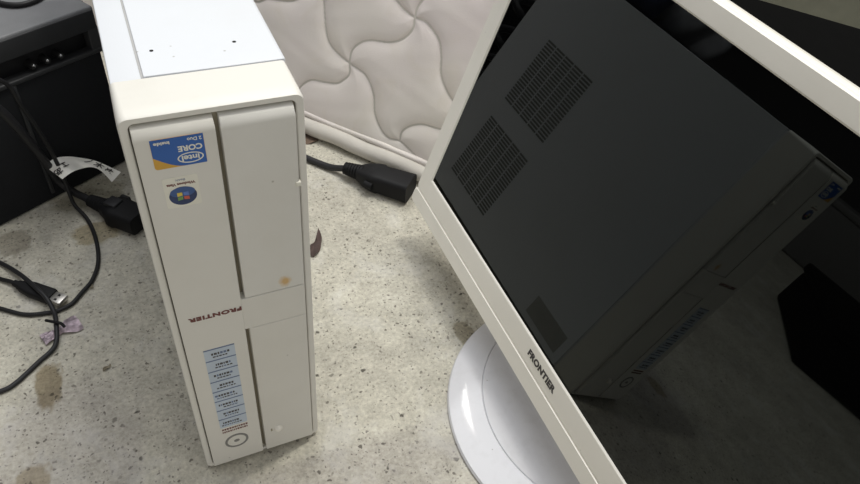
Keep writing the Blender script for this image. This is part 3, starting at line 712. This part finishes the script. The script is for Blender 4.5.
# usb cable with its plug
us = thing('usb_cable', 'black usb cable ending in a bare metal plug on the floor', 'usb cable', (-0.1135, 0.238, 0))
ub = Vector((-0.1135, 0.238, 0)); up0 = Vector((-0.1284, 0.2520, 0.0062)); ud = Vector((0.0305, -0.0284, 0)).normalized()
tube_part('cord', rel([(-0.185, 0.293, 0.0022), (-0.1611, 0.284, 0.0022), (-0.1479, 0.2720, 0.0024), (-0.1392, 0.2640, 0.0040), (-0.1284, 0.2520, 0.0060)], ub), 0.0021, M['cable'], us)
bm = bmesh.new()
prof = [(-0.009, 0.0030, 0.0028), (-0.0045, 0.0032, 0.003), (-0.004, 0.0040, 0.0036), (0.0, 0.0042, 0.0036), (0.0005, 0.0058, 0.0042), (0.012, 0.0078, 0.0046), (0.034, 0.0080, 0.0048), (0.036, 0.0072, 0.0042)]
loops = [[bm.verts.new((x, a, b)) for a, b in rrect(2 * w, 2 * hgt, min(w, hgt) * 0.6, 4)] for x, w, hgt in prof]
bm.faces.new(loops[0]); bm.faces.new(loops[-1][::-1])
for a, b in zip(loops, loops[1:]):
    for i in range(len(a)): bm.faces.new((a[i], a[(i + 1) % len(a)], b[(i + 1) % len(b)], b[i]))
UM = Matrix.Translation(-ub) @ oriented(tuple(up0), tuple(ud))
bmesh.ops.transform(bm, matrix=UM, verts=bm.verts); pg = link('plug_grip', bm, M['rubber'], us)
bm = bmesh.new(); box(bm, 0.034, 0.0485, -0.0061, 0.0061, -0.0023, 0.0023, bev=0.0004, mi=0)
for yy in (-0.0028, 0.0028): box(bm, 0.0405, 0.043, yy - 0.0011, yy + 0.0011, 0.0022, 0.0025, mi=1)
bmesh.ops.transform(bm, matrix=UM, verts=bm.verts); link('metal_connector', bm, [M['metal'], M['dark']], us)
# upper loop
third = [(-0.205, 0.300, 0.0023), (-0.180, 0.3110, 0.0023), (-0.166, 0.3128, 0.0023), (-0.1477, 0.2952, 0.0026), (-0.1297, 0.268, 0.0075), (-0.1150, 0.2380, 0.0145), (-0.1065, 0.2215, 0.0135), (-0.1018, 0.2059, 0.0085), (-0.1006, 0.1905, 0.0085), (-0.104, 0.1685, 0.0035), (-0.1189, 0.1545, 0.0023), (-0.1377, 0.1376, 0.0023), (-0.1494, 0.1332, 0.0023), (-0.175, 0.131, 0.0023)]
tube_thing('looped_cable', third, 0.0022, M['cable_grey'], 'dark cable looping over the usb plug and the lilac foil scrap', 'cable')
# lilac foil wrapper scrap
rng = random.Random(8); fc = Vector((-0.0985, 0.186, 0))
bm = bmesh.new(); N, K = 18, 8; grid = []
ax = Vector((0.93, 0.36, 0)).normalized(); sx = Vector((-0.36, 0.93, 0)).normalized()
for i in range(N + 1):
    row = []; tt = i / N; x = -0.017 + 0.034 * tt
    w = 0.0035 + 0.0040 * abs(tt - 0.5) * 2 if tt < 0.5 else 0.0035 + 0.0072 * math.sin((tt - 0.5) * 2 * math.pi * 0.62)
    for k in range(K + 1):
        y = (k / K - 0.5) * 2 * w
        row.append(bm.verts.new(ax * x + sx * y + Vector((0, 0, 0.0014 + 0.0016 * (1 + math.sin(k * 2.3 + i * 0.7)) * 0.5 + 0.0030 * math.sin(math.pi * k / K) * (0.5 + tt)))))
    grid.append(row)
for r0, r1 in zip(grid, grid[1:]):
    for k in range(K): bm.faces.new((r0[k], r0[k + 1], r1[k + 1], r1[k]))
bmesh.ops.recalc_face_normals(bm, faces=bm.faces); bmesh.ops.solidify(bm, geom=bm.faces[:], thickness=0.0003)
fo_ = link('foil_scrap', bm, M['foil']); fo_.location = fc; tag(fo_, 'small crumpled lilac foil scrap tied under the dark cable loop', 'wrapper')
tube_thing('cable_tie', [(-0.1085, 0.1945, 0.0115), (-0.1035, 0.1905, 0.0122), (-0.0965, 0.1862, 0.0118), (-0.0935, 0.1822, 0.0100)], 0.0014, M['rubber'], 'short black tie bound across the cable over the foil scrap', 'cable tie')
# right cord and plug
pr = thing('monitor_cord', 'black cord with a chunky connector lying between tower and monitor', 'power cord', (0.2485, 0.2952, 0))
rb = Vector((0.2485, 0.2952, 0))
tube_part('cord', rel([(0.115, 0.475, 0.0042), (0.140, 0.440, 0.0042), (0.1768, 0.3895, 0.0042), (0.1899, 0.3726, 0.0044), (0.2130, 0.3441, 0.0052), (0.2290, 0.3247, 0.0130)], rb), 0.0040, M['cable_grey'], pr, 14)
bR = plug_geo(pr, (0.2275, 0.3260, 0.0136), (0.0600, -0.0610, 0.0012), rb, 'vga')
for s_ in (-1, 1):
    Mx = Matrix.Translation(-rb) @ oriented((0.2275, 0.3260, 0.0136), (0.0600, -0.0610, 0.0012)) @ Matrix.Scale(1.32, 4)
    bm = bmesh.new(); sweep(bm, [Vector((0.026, s_ * 0.0118, 0.0)), Vector((0.034, s_ * 0.0128, 0.0))], 0.0036, 12); bmesh.ops.transform(bm, matrix=Mx, verts=bm.verts); link('thumbscrew', bm, M['rubber'], bR)
# coil of cable behind the tower (seen mirrored in the screen)
ct = []
for i in range(90):
    a = i / 14 * 2 * math.pi; ct.append((0.050 + 0.030 * math.cos(a), 0.480 + 0.020 * math.sin(a) * 0.9, 0.012 + i * 0.0034))
tube_thing('coiled_cable', ct, 0.0055, M['cable_grey'], 'black cable coiled upright behind the tower, seen mirrored in the screen', 'hose', per=2, n=10)
# cord on the amplifier top
tube_thing('top_cable', [(-0.125, 0.520, 0.199), (-0.105, 0.478, 0.199), (-0.0922, 0.4560, 0.199), (-0.0791, 0.4450, 0.199), (-0.0659, 0.4440, 0.199), (-0.052, 0.4542, 0.199), (-0.040, 0.475, 0.199)], 0.0026, M['cable'], 'black cable curled on top of the amplifier', 'cable')
# ------------------------------------------------------------ leaves and scraps
def leaf(name, outline, z, label, cat, mat, curl=0.004):
    c = Vector((sum(p[0] for p in outline) / len(outline), sum(p[1] for p in outline) / len(outline), 0))
    out = smoothpath([Vector((x, y, 0)) for x, y in outline + outline[:1]], 5)[:-1]
    bm = bmesh.new(); cv = bm.verts.new((0, 0, z + curl)); L = []
    mid = [bm.verts.new((p.x - c.x) * k for p in ()) for k in ()]
    r1 = [bm.verts.new(((p.x - c.x) * 0.55, (p.y - c.y) * 0.55, z + curl * 0.7)) for p in out]
    r2 = [bm.verts.new((p.x - c.x, p.y - c.y, z + 0.0015 * (1 + math.sin(i)))) for i, p in enumerate(out)]
    n = len(out)
    for i in range(n):
        j = (i + 1) % n; bm.faces.new((cv, r1[i], r1[j])); bm.faces.new((r1[i], r2[i], r2[j], r1[j]))
    bmesh.ops.recalc_face_normals(bm, faces=bm.faces); bmesh.ops.solidify(bm, geom=bm.faces[:], thickness=0.0004)
    o = link(name, bm, mat); o.location = c; return tag(o, label, cat)
leaf('dried_leaf', [(0.1685, 0.2450), (0.1680, 0.2300), (0.1620, 0.2150), (0.1530, 0.2050), (0.1480, 0.2080), (0.1500, 0.2180), (0.1590, 0.2260), (0.1650, 0.2350)], 0.001, 'curled brown dried leaf on the floor beside the right side of the tower', 'leaf', M['leaf'])
leaf('cardboard_scrap', [(0.190, 0.428), (0.2065, 0.424), (0.2195, 0.4085), (0.2085, 0.4010), (0.1950, 0.4060), (0.183, 0.417)], 0.0005, 'brown scrap on the floor under the edge of the mattress', 'scrap', M['cardboard'], 0.0015)
leaf('grit_flake', [(-0.0705, 0.235), (-0.068, 0.237), (-0.066, 0.2335), (-0.0685, 0.232)], 0.0005, 'dark flake of grit on the floor beside the thin cable loop', 'grit', M['groove'], 0.001)
leaf('grit_chip', [(-0.068, 0.1285), (-0.062, 0.1315), (-0.0605, 0.1300), (-0.0665, 0.1268)], 0.0004, 'grey chip of grit on bare concrete left of the tower', 'grit', M['groove'], 0.001)

# ------------------------------------------------------------ beyond: things behind the monitor, boxes and cloth added across the room
# black chest, shade painted into its black, and grey-green cabinet behind the monitor
def rotbox(name, c, ang, w, d, z0, z1, mat, label, cat, bev=0.01, lid=None):
    o = thing(name, label, cat, c, rot=(0, 0, ang))
    link('body', bmbox(-w / 2, w / 2, -d / 2, d / 2, z0, z1, bev=bev), mat, o)
    if lid: link('lid', bmbox(-w / 2 - 0.006, w / 2 + 0.006, -d / 2 - 0.006, d / 2 + 0.006, z1 - 0.002, z1 + 0.025, bev=bev * 0.7), mat, o)
    return o
angM = math.atan2(-0.79634, 0.60485)
def along(s, w): return (0.665 + 0.60485 * s + 0.79634 * w, 0.142 - 0.79634 * s + 0.60485 * w)
x, y = along(0.15, -0.075); rotbox('black_chest', (x, y, 0), angM, 0.62, 0.15, 0.0, 0.225, M['blackbox'], 'black chest standing behind the top edge of the monitor', 'chest', lid=True)
x, y = along(0.35, 0.55); rotbox('steel_cabinet', (x, y, 0), angM, 1.5, 0.3, 0.0, 0.75, M['locker'], 'grey green cabinet at the top right behind the black chest', 'cabinet')
# boxes added out of view to the left, only to be mirrored in the screen
rotbox('added_case', (-1.16, 0.11, 0), math.radians(55), 0.5, 0.5, 0.0, 0.10, M['blackbox'], 'black box added on the far floor to be mirrored dark in the lower right of the screen', 'case', lid=True)
rotbox('added_box', (-2.2, 1.05, 0), math.radians(-25), 0.5, 0.8, 0.0, 0.24, M['greybox'], 'grey box added across the room to be mirrored faintly in the screen', 'box', lid=True)
rotbox('added_crate', (-0.66, 1.0, 0), math.radians(3), 0.66, 0.4, 0.0, 0.32, M['blackbox'], 'black box added out of view under the heap of dark blue cloth', 'case', lid=True)
def heap(name, c, sx, sy, sz, mat, label, seed):
    bm = bmesh.new(); bmesh.ops.create_icosphere(bm, subdivisions=5, radius=1); rg = random.Random(seed); w = [(rg.uniform(2, 6), rg.uniform(2, 6), rg.uniform(2, 6), rg.uniform(0, 6)) for _ in range(6)]
    for v in bm.verts:
        k = 1 + sum(0.045 * math.sin(a * v.co.x + b * v.co.y + e * v.co.z + ph) for a, b, e, ph in w)
        v.co = Vector((v.co.x * sx * k, v.co.y * sy * k, max(-0.55, v.co.z) * sz * k))
    mn = min(v.co.z for v in bm.verts)
    for v in bm.verts: v.co.z = max(v.co.z, mn * 0.8) - mn * 0.8
    o = link(name, bm, mat); o.location = c; return tag(o, label, 'cloth')  # both heaps are added, with guessed shapes, to fill the mirror image
heap('added_heap', (-0.52, 0.98, 0.345), 0.16, 0.15, 0.13, M['denim'], 'dark blue cloth heap added on the black box to be mirrored at the top of the screen', 1)
heap('added_bundle', (-0.83, 1.0, 0.345), 0.10, 0.13, 0.10, M['greycloth'], 'grey cloth bundle added beside the dark blue heap on the black box', 2)
